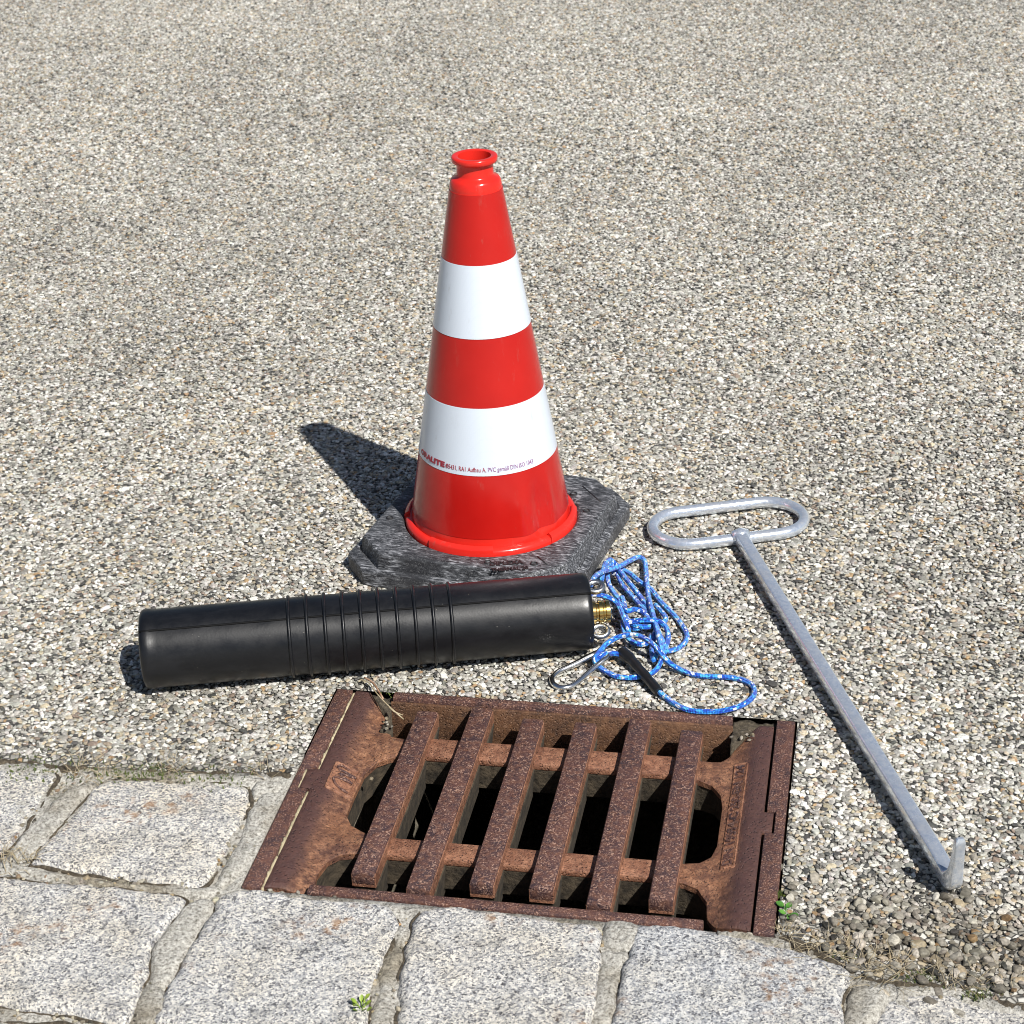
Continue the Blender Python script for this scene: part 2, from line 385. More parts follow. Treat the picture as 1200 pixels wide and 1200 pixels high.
# one sheet out to the horizon with the drain and the gutter cut out
V2 = [(-300, -300), (300, -300), (300, 300), (-300, 300)]+GUT+FR
n0 = 4; n1 = len(GUT)
E2 = [(0, 1), (1, 2), (2, 3), (3, 0)]+[(n0+i, n0+(i+1) % n1) for i in range(n1)]+[(n0+n1+i, n0+n1+(i+1) % 4) for i in range(4)]
gx, gy = np.meshgrid(np.arange(-3.5, 3.6, .12), np.arange(-.5, 7.5, .12)); Q = np.stack([gx.ravel(), gy.ravel()], 1)+RNG.uniform(-.02, .02, (gx.size, 2))
V2 += [tuple(q) for q in Q]
ov, oe, of, *_ = delaunay_2d_cdt([Vector(v) for v in V2], E2, [], 0, 1e-6)
pv = np.array([(v.x, v.y) for v in ov]); cen = np.array([pv[list(f)].mean(0) for f in of]); keep = ~inside(cen, GUT) & ~inside(cen, FR)
fs = [tuple(f) for f, k in zip(of, keep) if k]; used = sorted({i for f in fs for i in f}); ix = {q: i for i, q in enumerate(used)}
def ground_z(x, y): return -.0024+.0012*nz(x, y, 0, 2.2)
ground = mk('asphalt_ground', [(pv[i][0], pv[i][1], ground_z(*pv[i])) for i in used], [tuple(ix[i] for i in f) for f in fs], M['asphalt'])
tag(ground, kind='structure')

# aggregate of the worn asphalt: pebbles of three sizes bedded to their shoulders
def make_protos():
    c = bpy.data.collections.new('aggregate_shapes')
    for k in range(9):
        bm = bmesh.new(); bmesh.ops.create_icosphere(bm, subdivisions=2, radius=1)
        for v in bm.verts:
            q = v.co.normalized(); v.co = q*(1+.30*noise.noise(q*1.1+Vector((k*7.3, 0, 0)))+.16*noise.noise(q*2.6+Vector((0, k*5.1, 0))))
            if v.co.z > .62: v.co.z = .62+(v.co.z-.62)*.35
        for _ in range(7):
            nn = Vector((random.gauss(0, 1), random.gauss(0, 1), random.gauss(0, .5))).normalized(); dd = random.uniform(.56, .84)
            for v in bm.verts:
                e = v.co.dot(nn)-dd
                if e > 0: v.co -= nn*e*.9
        me = bpy.data.meshes.new('pebble_shape'); bm.to_mesh(me); bm.free()
        me.polygons.foreach_set('use_smooth', [True]*len(me.polygons)); me.set_sharp_from_angle(angle=math.radians(32)); me.materials.append(M['stone'])
        c.objects.link(bpy.data.objects.new('pebble_shape', me))
    return c
PROTO = make_protos()
def scatter(name, P, R, TINT, squash):
    """P: n x 3 centres, R: n x 3 half sizes"""
    n = len(P); me = bpy.data.meshes.new(name); me.vertices.add(n); me.vertices.foreach_set('co', P.astype(np.float32).ravel())
    def att(nm, typ, arr, key):
        a = me.attributes.new(nm, typ, 'POINT'); a.data.foreach_set(key, np.ascontiguousarray(arr).ravel())
    att('size', 'FLOAT_VECTOR', R.astype(np.float32), 'vector')
    rot = np.stack([RNG.normal(0, squash, n), RNG.normal(0, squash, n), RNG.uniform(0, 6.283, n)], 1)
    att('rot', 'FLOAT_VECTOR', rot.astype(np.float32), 'vector')
    att('tint', 'FLOAT_COLOR', np.concatenate([TINT, np.ones((n, 1))], 1).astype(np.float32), 'color')
    att('shape', 'INT', RNG.integers(0, 9, n).astype(np.int32), 'value')
    o = bpy.data.objects.new(name, me); COL.objects.link(o)
    ng = bpy.data.node_groups.new(name, 'GeometryNodeTree')
    ng.interface.new_socket('Geometry', in_out='INPUT', socket_type='NodeSocketGeometry'); ng.interface.new_socket('Geometry', in_out='OUTPUT', socket_type='NodeSocketGeometry')
    N = ng.nodes; L = ng.links; gi = N.new('NodeGroupInput'); go = N.new('NodeGroupOutput')
    ip = N.new('GeometryNodeInstanceOnPoints'); ci = N.new('GeometryNodeCollectionInfo'); ci.inputs['Collection'].default_value = PROTO
    ci.inputs['Separate Children'].default_value = True; ci.inputs['Reset Children'].default_value = True; ip.inputs['Pick Instance'].default_value = True
    def na(nm, dt):
        q = N.new('GeometryNodeInputNamedAttribute'); q.data_type = dt; q.inputs['Name'].default_value = nm; return q.outputs['Attribute']
    L.new(gi.outputs[0], ip.inputs['Points']); L.new(ci.outputs[0], ip.inputs['Instance'])
    L.new(na('shape', 'INT'), ip.inputs['Instance Index']); L.new(na('size', 'FLOAT_VECTOR'), ip.inputs['Scale'])
    er = N.new('FunctionNodeEulerToRotation'); L.new(na('rot', 'FLOAT_VECTOR'), er.inputs[0]); L.new(er.outputs[0], ip.inputs['Rotation'])
    L.new(ip.outputs[0], go.inputs[0])
    md = o.modifiers.new('scatter', 'NODES'); md.node_group = ng
    me.materials.append(M['stone'])
    return o
def tints(n, dark=0.0):
    w = np.array([p[0] for p in PALETTE]); c = np.array([p[1] for p in PALETTE]); k = RNG.choice(len(w), n, p=w/w.sum())
    t = c[k]*RNG.uniform(.72, 1.2, (n, 1))*RNG.normal(1, .016, (n, 3)); g = t.mean(1, keepdims=True); return np.clip(g+(t-g)*.92, .02, .85)
def jgrid(sp, y0, y1):
    hw = .31*y1+.45
    X, Y = np.meshgrid(np.arange(-hw, hw, sp), np.arange(y0, y1, sp*.88)); X = X+(np.arange(X.shape[0]) % 2)[:, None]*sp*.5
    Q = np.stack([X.ravel(), Y.ravel()], 1)+RNG.uniform(-.42, .42, (X.size, 2))*sp
    return Q[np.abs(Q[:, 0]) < .30*Q[:, 1]+.42]
def rnd(dens, y0, y1):
    hw = .31*y1+.45; n = int(dens*2*hw*(y1-y0)); Q = np.stack([RNG.uniform(-hw, hw, n), RNG.uniform(y0, y1, n)], 1)
    return Q[np.abs(Q[:, 0]) < .30*Q[:, 1]+.42]
sets = []
for y0, y1, sp in ((.9, 2.5, .0052), (2.5, 3.6, .0055), (3.6, 6.3, .0064)):
    q = jgrid(sp, y0, y1); r = RNG.uniform(.40, .68, len(q))*sp; sets.append((q, r, .0))
    q = rnd(4000, y0, y1); r = RNG.uniform(.0034, .0052, len(q)); sets.append((q, r, .0002))
    q = rnd(620, y0, y1); r = RNG.uniform(.0048, .0074, len(q)); sets.append((q, r, .0003))
Q = np.concatenate([s[0] for s in sets]); R0 = np.concatenate([s[1] for s in sets]); Z0 = np.concatenate([np.full(len(s[0]), s[2]) for s in sets])
ok = ~inside(Q, GUT) & ~inside(Q, FR); Q, R0, Z0 = Q[ok], R0[ok], Z0[ok]
edge_d = np.minimum(pdist(Q, [tuple(p) for p in b_left], False), pdist(Q, [tuple(p) for p in b_right], False)); fr_d = pdist(Q, FR)
keepm = (fr_d > R0*.9) & ((edge_d > .008) | (RNG.random(len(Q)) < .35)); Q, R0, Z0, edge_d = Q[keepm], R0[keepm], Z0[keepm], edge_d[keepm]
wz = np.clip(1-np.abs(Q[:, 1]-1.33-.1*(Q[:, 0]-.3))/.11, 0, 1)*np.clip((Q[:, 0]-.22)/.06, 0, 1); kp = RNG.random(len(Q)) > .5*wz; Q, R0, Z0, edge_d = Q[kp], R0[kp], Z0[kp], edge_d[kp]
n = len(Q); el = RNG.uniform(.72, 1.0, n)
RR = np.stack([R0*RNG.uniform(1.0, 1.42, n), R0*el, R0*RNG.uniform(.36, .58, n)], 1)
low = np.array([nz(a, b, 3, 2.2) for a, b in Q])*.0012
top = RNG.normal(-.0002, .00045, n)+Z0+low-.003*np.exp(-(edge_d/.02)**2)
tone = np.array([1+.12*nz(a, b, 11, 1.1)+.10*nz(a, b, 12, 4.0)+.06*nz(a, b, 13, 15)-.07*sstep(.2, .5, nz(a, b, 31, 2.3))-.05*sstep(2.8, 4.6, b) for a, b in Q]); TT = tints(n)*tone[:, None]; TT *= (1-.55*np.exp(-(edge_d/.018)**2))[:, None]
# gravelly, dirtier strip in the lower right corner
wear = np.clip(1-np.abs(Q[:, 1]-1.33)/.12, 0, 1)*np.clip((Q[:, 0]-.2)/.08, 0, 1); TT *= 1-wear[:, None]*np.array([.46, .52, .60])
agg = scatter('asphalt_aggregate', np.concatenate([Q, (top-RR[:, 2]*.66)[:, None]], 1), RR, TT, .16)
tag(agg, 'pale rounded pebbles bedded in the worn asphalt surface', 'aggregate', kind='stuff')

# ---- gutter of granite setts in mortar
def mort_z(x, y, d): return -.0062+.004*nz(x, y, 1, 14)+.0025*nz(x, y, 2, 60)+.0012*nz(x, y, 5, 160)
vs, fs = slab([p for p in GUT], [], lambda x, y, d: mort_z(x, y, d)*sstep(0, .02, d)-.0022*(1-sstep(0, .02, d))+.0012*nz(x, y, 8, 90), -.06, .009)
gutter = mk('gutter', vs, fs, M['mortar']); tag(gutter, kind='structure')
def px(*qs): return [tuple(G(x, y).xy) for x, y in qs]
def sett(poly, name='paving_stone', h=0.0, sp=.0042, rag=.0036, rnd_=.0060, amp=.0022, seed=0, mat='granite', grow=1.025):
    c0 = sum((Vector((*p, 0)) for p in poly), Vector())/len(poly); P = [c0+(Vector((*p, 0))-c0)*grow for p in poly]; P = smooth_path(P, .006, True)
    P = [(p.x+rag*nz(p.x, p.y, seed, 55)+rag*.5*nz(p.x, p.y, seed+9, 150), p.y+rag*nz(p.x, p.y, seed+3, 55)+rag*.5*nz(p.x, p.y, seed+5, 150)) for p in P]
    tx, ty = random.uniform(-.012, .012), random.uniform(-.012, .012); cx = sum(p[0] for p in P)/len(P); cy = sum(p[1] for p in P)/len(P)
    def zf(x, y, d):
        e = max(0, 1-d/rnd_); return h-.0050*e*e*(1+.5*nz(x, y, seed, 40))+amp*nz(x, y, seed, 22)+amp*.45*nz(x, y, seed, 75)+.0009*nz(x, y, seed, 230)+(x-cx)*tx+(y-cy)*ty
    vs, fs = slab(P, [], zf, -.04, sp)
    if mat == 'granite':   # shade of the crack drawn as a dark soil-coloured ring round the stone
        q = [Vector((cx+(p[0]-cx)*1.008, cy+(p[1]-cy)*1.008, -.0068+.0022*nz(p[0], p[1], seed+2, 30))) for p in P]
        v_, f_, _ = tube(q, [.0016+.0016*max(0, nz(p[0], p[1], seed+7, 45)+.15) for p in P], 6, True); mk('crevice_shade', v_, f_, M['soil'], gutter)
    return mk(name, vs, fs, M[mat], gutter)
SETTS = [
    px((-190, 893), (-90, 894), (46, 900), (60, 908), (52, 924), (0, 993), (-70, 988), (-250, 975)),
    px((128, 910), (200, 913), (278, 918), (290, 934), (276, 964), (242, 1027), (195, 1031), (120, 1021), (48, 1009), (42, 1000), (96, 938)),
    px((-190, 1004), (0, 1026), (100, 1035), (198, 1046), (212, 1056), (176, 1104), (168, 1140), (146, 1192), (100, 1187), (0, 1173), (-180, 1150)),
    px((272, 1044), (360, 1052), (440, 1058), (462, 1072), (459, 1092), (434, 1156), (412, 1212), (300, 1214), (192, 1196), (191, 1178), (198, 1154), (240, 1084)),
    px((502, 1063), (580, 1068), (653, 1078), (699, 1085), (702, 1103), (697, 1153), (680, 1212), (600, 1232), (480, 1228), (468, 1200), (470, 1160), (480, 1103)),
    px((752, 1084), (827, 1090), (888, 1103), (940, 1118), (986, 1131), (995, 1143), (985, 1170), (978, 1240), (850, 1262), (722, 1250), (718, 1200), (731, 1147), (742, 1112)),
    px((1046, 1163), (1083, 1157), (1117, 1158), (1153, 1173), (1205, 1184), (1215, 1240), (1190, 1300), (1030, 1290), (1024, 1210)),
    px((-190, 1172), (0, 1192), (95, 1206), (70, 1290), (-80, 1300), (-230, 1290)),
    px((120, 1210), (210, 1216), (310, 1232), (300, 1330), (180, 1330), (95, 1310)),
    px((335, 1234), (440, 1240), (560, 1252), (560, 1350), (440, 1360), (325, 1340)),
    px((585, 1254), (700, 1264), (820, 1280), (830, 1370), (700, 1380), (580, 1360)),
    px((850, 1284), (960, 1268), (1060, 1312), (1080, 1380), (960, 1400), (848, 1380)),
    px((1235, 1196), (1330, 1224), (1400, 1262), (1380, 1320), (1260, 1310), (1222, 1270)),
]
SN = ['cut granite sett at the photo\'s left edge in the back row', 'pale flat granite sett alone in the back row, left of the drain', 'large blue-grey granite sett in the left corner of the front row',
      'blue-grey granite sett with rounded top right corner below the drain frame corner', 'light granite sett in the middle of the front row', 'long granite sett with rust stains under the drain frame corner', 'granite sett fragmentary at the lower right under dry grass']
for k, s in enumerate(SETTS):
    o = sett(s, seed=k*3.7, h=[-.003, -.002, -.001, .001, .001, .002, -.004, -.003][k] if k < 8 else -.002)
    if k < len(SN): o['label'] = SN[k]
def strip(P, wid, k, name='soil_strip'):
    P = [Vector((*p, 0)) for p in P]; P = smooth_path(P, .02); A, B = [], []
    for i, p in enumerate(P):
        t = (P[min(i+1, len(P)-1)]-P[max(i-1, 0)]).normalized(); nn = Vector((-t.y, t.x, 0)); a = wid*(.75+.6*nz(p.x, p.y, k, 22)); b = wid*(.75+.6*nz(p.x, p.y, k+4, 22))
        A.append(((p+nn*a).x, (p+nn*a).y)); B.append(((p-nn*b).x, (p-nn*b).y))
    vs, fs = slab(A+B[::-1], [], lambda x, y, d: -.0062+.0055*sstep(0, wid*.8, d)+.003*nz(x, y, k, 110)+.002*nz(x, y, k, 300), -.03, .0035)
    return mk(name, vs, fs, M['soil'], gutter)
strip([tuple(p) for p in b_left], .0085, 1); strip([tuple(p) for p in b_right], .011, 2)
strip([tuple(loc_(.508, w).xy) for w in (.10, .06, .02, -.01)], .005, 3)
# broken stone and mortar lumps in the joints
FRAG = [(px((709, 1079), (728, 1077), (748, 1083), (749, 1097), (738, 1109), (716, 1108), (707, 1099)), .000), (px((702, 1115), (722, 1112), (738, 1116), (726, 1146), (716, 1196), (690, 1196), (698, 1154)), -.003),
        (px((218, 1056), (248, 1053), (246, 1064), (226, 1102), (196, 1150), (176, 1143), (182, 1104)), -.002), (px((168, 1152), (192, 1158), (186, 1196), (154, 1196)), -.003),
        (px((462, 1080), (481, 1083), (480, 1098), (468, 1108), (459, 1100)), -.004), (px((446, 1120), (472, 1112), (464, 1150), (462, 1196), (432, 1196), (440, 1160)), -.004),
        (px((300, 930), (326, 926), (316, 958), (296, 1000), (272, 1030), (252, 1030), (282, 974)), -.003), (px((840, 1091), (870, 1094), (896, 1101), (902, 1106), (870, 1102), (842, 1096)), .004),
        (px((1000, 1153), (1020, 1150), (1040, 1158), (1036, 1172), (1020, 1200), (990, 1206), (992, 1172)), -.003), (px((72, 925), (100, 916), (118, 912), (90, 938), (40, 1000), (10, 994)), -.004),
        (px((4, 1003), (40, 1010), (110, 1024), (200, 1034), (262, 1033), (258, 1042), (214, 1044), (110, 1031), (2, 1020)), -.005), (px((300, 912), (334, 912), (324, 924), (298, 928)), -.004), (px((466, 1112), (478, 1110), (466, 1150), (462, 1160), (452, 1158)), -.004)]
for k, (s, h) in enumerate(FRAG):
    sett(s, 'joint_fill', h+.002, .0036, .0022, .007, .0028, seed=50+k*2.3, mat='mortar')

# ------------------------------------------------------------------ drain: shaft, frame, grate
def child(o): return o
shaft = empty('drain_shaft', (GX, GY, 0), GA); tag(shaft, kind='structure')
def ring(u0, u1, w0, w1, t, z0, z1, name, mat, parent, bev=0):
    for r in (rect(u0, u1, w0, w0+t), rect(u0, u1, w1-t, w1), rect(u0, u0+t, w0+t, w1-t), rect(u1-t, u1, w0+t, w1-t)):
        bm = prism_bm(r, z0, z1); 
        frm_bm(name, bm, M[mat], parent)
ring(.0, .75, -.10, .85, .052, -1.3, -.0625, 'shaft_wall', 'shaft', shaft)

frm_bm('shaft_floor', prism_bm(rect(.0, .75, -.10, .85), -1.36, -1.302), M['soil'], shaft)

frame = empty('drain_surround', (GX, GY, 0), GA)
tag(frame, 'rusty cast iron surround of the street drain, flush with the asphalt', 'drain surround')
def part(name, poly, z0, z1, mat, parent, bev=.0016, taper=None): return frm_bm(name, prism_bm(poly, z0, z1, bev, 2, taper), M[mat], parent)
part('side_rail', [(0, 0), (.0182, 0), (.0182, .163), (.0072, .163), (.0072, .200), (.0182, .200), (.0182, .3485), (0, .3485)], -.05, .0, 'rust_worn', frame)
part('side_rail', [(.4825, 0), (.5017, 0), (.5017, .3485), (.4825, .3485), (.4825, .188), (.4915, .188), (.4915, .151), (.4825, .151)], -.05, .0, 'rust_worn', frame)
part('back_rail', rect(.065, .436, .3385, .3500), -.055, .0005, 'rust_worn', frame)
part('front_rail', rect(.063, .437, .0025, .0150), -.055, -.002, 'rust_worn', frame)
part('inner_lip', rect(.064, .437, .3335, .3375), -.060, -.004, 'rust_brown', frame, .0008)
for r in (rect(.0005, .5012, .0008, .0110), rect(.0005, .5012, .3400, .3480), rect(.0005, .030, .012, .339), rect(.471, .5012, .012, .339)):
    part('seat_ledge', r, -.0605, -.052, 'rust_brown', frame, 0)
# packed grit in the seam between frame and grate
def seam(u0, w0, w1, wd, z, k):
    P = [(u0+wd*(-1)**0*.5, w0), (u0+wd*.5, w1), (u0-wd*.5, w1), (u0-wd*.5, w0)]
    vs, fs = slab([(p[0], p[1]) for p in P], [], lambda x, y, d: z+.0030*nz(x, y, k, 60)+.002*nz(x, y, k, 220)-.0012, -.03, .0016)
    o = mk('seam_grit', vs, fs, M['seam'], frame); return o
M['seam'] = m_flat('pale_grit', (.56, .48, .31), .95, var=.45, bs=300, bst=.8, bd=.002)
seam(.0195, .003, .160, .0024, -.0012, 1); seam(.0195, .203, .345, .0020, -.0016, 2); seam(.0078, .166, .197, .0018, -.001, 3)

grate = empty('drain_grate', (GX, GY, 0), GA)
tag(grate, 'rusty cast iron drain grate with six raised bars inside the frame', 'drain grate')
PL = [(.0212, .004), (.045, .007), (.060, .011), (.0635, .026), (.0615, .042), (.066, .064), (.075, .075), (.088, .0785), (.111, .0785), (.111, .106), (.100, .109), (.085, .117), (.074, .124), (.0645, .140),
      (.0640, .175), (.0650, .211), (.073, .233), (.085, .243), (.098, .2475), (.111, .248), (.111, .281), (.092, .279), (.076, .282), (.0695, .306), (.054, .328), (.038, .349), (.0212, .349), (.0212, .199), (.0092, .197), (.0092, .166), (.0212, .164)]
PR = [(.4800, .004), (.4800, .1525), (.4895, .1545), (.4895, .1845), (.4800, .1865), (.4800, .338), (.464, .338), (.452, .322), (.4415, .305), (.437, .291), (.429, .281), (.416, .279), (.396, .281), (.396, .248),
      (.410, .2455), (.424, .239), (.434, .224), (.4375, .205), (.4380, .140), (.434, .122), (.424, .1105), (.410, .107), (.396, .106), (.396, .0785), (.412, .0775), (.426, .071), (.436, .054), (.4385, .030), (.447, .016), (.460, .008)]
def plate_z(side):
    def f(x, y, d):
        e = (x-.020) if side < 0 else (.4815-x)
        z = -.0005-.0115*sstep(.012, .043, e)
        cb = max(math.exp(-((y-.092)/.016)**2), math.exp(-((y-.264)/.016)**2)); z += .0028*cb*sstep(.020, .040, e)
        return z-.0016*max(0, 1-d/.003)**2+.0005*nz(x, y, side, 60)+.0002*nz(x, y, side, 300)
    return f
for s, P in ((-1, PL), (1, PR)):
    Ps = [(p[0], p[1]) for p in P]
    vs, fs = slab(Ps, [], plate_z(s), -.019, .0032); mk('side_plate', vs, fs, M['rust_plate'], grate, sharp=40)
    cx_ = sum(p[0] for p in Ps)/len(Ps); Pi = [(p[0]+(-.0025 if s < 0 else .0025), p[1]) for p in Ps]
    vs, fs = slab(Pi, [], lambda x, y, d: -.0172, -.050, .012); mk('caked_underside', vs, fs, M['dirt'], grate, sharp=40)
for w0, w1 in ((.0785, .106), (.248, .281)):
    bm = prism_bm(rect(.113, .394, w0, w1), -.0175, -.0095, .002, 2); xb = frm_bm('crossbar', bm, M['rust'], grate)
    frm_bm('caked_underside', prism_bm(rect(.113, .394, w0+.001, w1-.001), -.048, -.0165, .002, 1), M['dirt'], xb)
for k, u in enumerate((.0985, .1560, .2140, .2710, .3275, .3840)):
    w0, w1 = ((.0195, .3305) if k in (1, 4) else (.0345, .3165)); wd = .0228
    bm = prism_bm(rect(u, u+wd, w0, w1), -.0135, .0008, .0018, 2)
    b = frm_bm('bar', bm, M['rust_worn'], grate)
    bm = prism_bm(rect(u-.0005, u+wd+.0018, w0+.002, w1-.002), -.056, -.0150, .002, 1, (.66, .94)); frm_bm('web', bm, M['dirt'], b)
    bm = prism_bm(rect(u-.0006, u+wd+.0006, w0+.0006, w1-.0006), -.0170, -.0020, .0006, 1); frm_bm('rusty_flank', bm, M['rust'], b)
# maker's plate with a cast mark on the left, standard number on the right
def on_plate(u, w, s): return plate_z(s)(u, w, .01)
def rrect(u0, u1, w0, w1, r):
    out = []
    for cx_, cy_, a0 in ((u1-r, w0+r, -90), (u1-r, w1-r, 0), (u0+r, w1-r, 90), (u0+r, w0+r, 180)):
        out += [(cx_+r*math.cos(math.radians(a0+k*30)), cy_+r*math.sin(math.radians(a0+k*30))) for k in range(4)]
    return out
def raised(name, poly, s, h, rim, mat):
    vs, fs = slab(poly, [], lambda x, y, d: plate_z(s)(x, y, .01)+h*sstep(0, .0012, d)-h*.55*sstep(rim, rim+.0008, d), -.02, .0013)
    return mk(name, vs, fs, M[mat], grate, sharp=60)
badge = raised('badge', rrect(.0345, .0625, .166, .2125, .004), -1, .0024, .0022, 'rust'); badge['label'] = 'raised rusty badge cast with a maker mark'
strokes = [[(.058, .172), (.047, .175), (.0425, .179), (.0405, .184), (.044, .188), (.0585, .1885)], [(.0585, .1885), (.044, .1945), (.0595, .1985)], [(.0595, .1985), (.049, .201), (.043, .2005), (.040, .2045), (.043, .2075), (.0505, .2065)]]
vs_, fs_ = [], []
for sk in strokes:
    p = smooth_path([Vector((a, b, plate_z(-1)(a, b, .01)+.0016)) for a, b in sk], .0012); v, f, _ = tube(p, .0014, 6); k = len(vs_); vs_ += v; fs_ += [tuple(i+k for i in q) for q in f]
mk('cast_mark', vs_, fs_, M['rust_worn'], badge)
tp = raised('standard_plate', rrect(.4435, .4585, .097, .271, .002), 1, .0024, .0011, 'rust')
tv, tf = text_mesh('DIN 19594-C 250-EN 124', .0128, .0006, 'LEFT', .0004)
L0 = max(v.x for v in tv); sc = .166/L0
tv = [Vector((.4510-v.y, .101+v.x*sc, plate_z(1)(.4510-v.y, .101+v.x*sc, .01)+.0015+v.z)) for v in tv]
mk('lettering', tv, tf, M['rust_worn'], tp, smooth=False)
# rubble that fills the frame corners behind the grate
for P, k, z in (([(.020, .3515), (.038, .3505), (.056, .329), (.070, .308), (.0765, .2855), (.0640, .2855), (.0640, .3515)], 1, -.009), ([(.4370, .3515), (.4822, .3515), (.4822, .340), (.463, .340), (.4425, .308), (.4385, .298), (.4372, .300)], 2, -.007), ([(.021, .0012), (.062, .0012), (.062, .0095), (.045, .0055), (.021, .0028)], 3, -.008), ([(.4385, .0012), (.481, .0012), (.481, .0028), (.4385, .0100)], 4, -.012)):
    vs, fs = slab(P, [], lambda x, y, d: z+.005*nz(x, y, k, 70)+.003*nz(x, y, k, 190), -.05, .003); mk('packed_rubble', vs, fs, M['soil'], frame)

# ------------------------------------------------------------------ traffic cone
CX, CY = -.0263, 2.1332
cone = empty('traffic_cone', (CX, CY, 0))
tag(cone, 'red traffic cone with two white reflective bands on a black rubber foot', 'traffic cone')
def cr(z): return .1057-.1629*z
def wob(a, z):
    k = sstep(.14, .09, z)*sstep(.04, .055, z)
    d = math.sin(a*1.0-(-.7)); bul = math.exp(-((a-5.15)/.15)**2)*.0040-math.exp(-((a-5.40)/.09)**2)*.0034+math.exp(-((a-5.62)/.07)**2)*.0022
    return k*bul
prof = [(.0985, .038), (.0982, .0445)]+[(cr(z), z) for z in np.linspace(.047, .463, 60)]+[(.0303, .4635), (.0301, .466), (.0290, .4715), (.0270, .4745), (.0225, .4765), (.0212, .479), (.0210, .4905), (.0216, .4925), (.0255, .4930), (.0263, .4940), (.0265, .4980), (.0258, .4996), (.0245, .5000), (.0200, .5000), (.0190, .4994), (.0186, .494), (.0184, .470), (.024, .455), (.060, .25), (.094, .039)]
vs, fs = lathe(prof, 160, None, wob); body = mk('cone_body', vs, fs, M['redb'], cone, sharp=50)
for z1, z0 in ((.4620, .3828), (.2974, .2161), (.1340, .0560)):
    vs, fs = lathe([(cr(z0)-.001, z0)]+[(cr(z)+.0005, z) for z in np.linspace(z0+.0002, z1-.0002, 24)]+[(cr(z1)-.001, z1)], 160, None, wob); mk('red_film', vs, fs, M['film'], cone, sharp=50)
for z1, z0 in ((.3825, .2977), (.2158, .1343)):
    vs, fs = lathe([(cr(z0)-.001, z0)]+[(cr(z)+.0008, z) for z in np.linspace(z0+.0002, z1-.0002, 12)]+[(cr(z1)-.001, z1)], 128); mk('reflective_band', vs, fs, M['sheet'], cone, sharp=50)
# printing round the lower edge of the lower band
def ring_text(s, a0, a1, size, mat, zc, bold):
    tv, tf = text_mesh(s, size, .00012, 'LEFT', bold); x0 = min(v.x for v in tv); x1 = max(v.x for v in tv); out = []
    for v in tv:
        a = a0+(v.x-x0)/(x1-x0)*(a1-a0); z = zc+v.y; r = cr(z)+.00115+v.z; out.append((r*math.cos(a), r*math.sin(a), z))
    mk('lettering', out, tf, M[mat], cone, smooth=False)
D = math.radians
ring_text('ORALITE', D(196), D(232), .0088, 'ink', .1425, .0005)
ring_text('\u00ae5431, RA1 Aufbau A, ', D(233), D(268.5), .0078, 'ink', .1420, .0)
ring_text('PVC gem\u00e4\u00df DIN ISO 1043', D(270), D(310), .0078, 'ink2', .1420, .0)
# bottom flange with its locking tabs
prof = [(.0978, .0455), (.1000, .0462), (.1035, .0448), (.1058, .0425), (.1064, .0400), (.1064, .033), (.097, .033)]
vs, fs = lathe(prof, 128); mk('flange', vs, fs, M['red'], cone, sharp=50)
for a0 in (225, 313, 45, 135):
    a = [D(a0+k*46/24) for k in range(25)]; pr = [(.1000, .0440), (.1004, .0492), (.1020, .0500), (.1058, .0478), (.1072, .0455), (.1076, .0340)]
    vs = [(r*math.cos(t), r*math.sin(t), z) for t in a for r, z in pr]; m = len(pr)
    fs = [(i*m+j, i*m+j+1, (i+1)*m+j+1, (i+1)*m+j) for i in range(24) for j in range(m-1)]+[tuple(range(m))[::-1], tuple(24*m+j for j in range(m))]
    fs += [(i*m+m-1, i*m, (i+1)*m, (i+1)*m+m-1) for i in range(24)]
    mk('locking_tab', vs, [f[::-1] for f in fs], M['red'], cone, sharp=40)
# foot plate
ha, ch = .147, .036; rot = D(-21)
oc = [(ha, -ha+ch), (ha, ha-ch), (ha-ch, ha), (-ha+ch, ha), (-ha, ha-ch), (-ha, -ha+ch), (-ha+ch, -ha), (ha-ch, -ha)]
cd_ = (2*ha-ch)/math.sqrt(2); NA = 384
def oct_r(t, i1, i2):
    c, sn = abs(math.cos(t)), abs(math.sin(t)); return min((ha-i1)/max(c, sn), (cd_-i2)*math.sqrt(2)/(c+sn))
loops = [(0, 0, .001), (0, 0, .0180), (.0012, .0012, .0205), (.0085, .0150, .0218), (.0098, .0172, .0188), (.0112, .0186, .0188), (.0145, .0215, .0372), (.0162, .0232, .0394), (.0190, .0260, .0402)]
vs, fs = [], []
for i1, i2, z in loops:
    for k in range(NA):
        t = 2*math.pi*k/NA; r = oct_r(t, i1, i2); x, y = r*math.cos(t), r*math.sin(t); e = 1+.004*nz(x, y, z*20, 60)*(z > .002); vs.append((x*e, y*e, z+.0005*nz(x, y, 3, 70)*(z > .01)))
for f_, z in ((.33, .0403), (.66, .0403), (1, .0403)):
    for k in range(NA):
        t = 2*math.pi*k/NA; r = oct_r(t, .0190, .0260)*(1-f_)+.1125*f_; x, y = r*math.cos(t), r*math.sin(t); vs.append((x, y, z+.0004*nz(x, y, 3, 40)))
for r, z in ((.1105, .0396), (.1080, .0372), (.1078, .004)):
    vs += [(r*math.cos(2*math.pi*k/NA), r*math.sin(2*math.pi*k/NA), z) for k in range(NA)]
for j in range(len(vs)//NA-1):
    for k in range(NA): q = (k+1) % NA; fs.append((j*NA+k, j*NA+q, (j+1)*NA+q, (j+1)*NA+k))
foot = mk('foot_plate', vs, fs, M['recycled'], cone, sharp=24); foot.rotation_euler = (0, 0, rot)
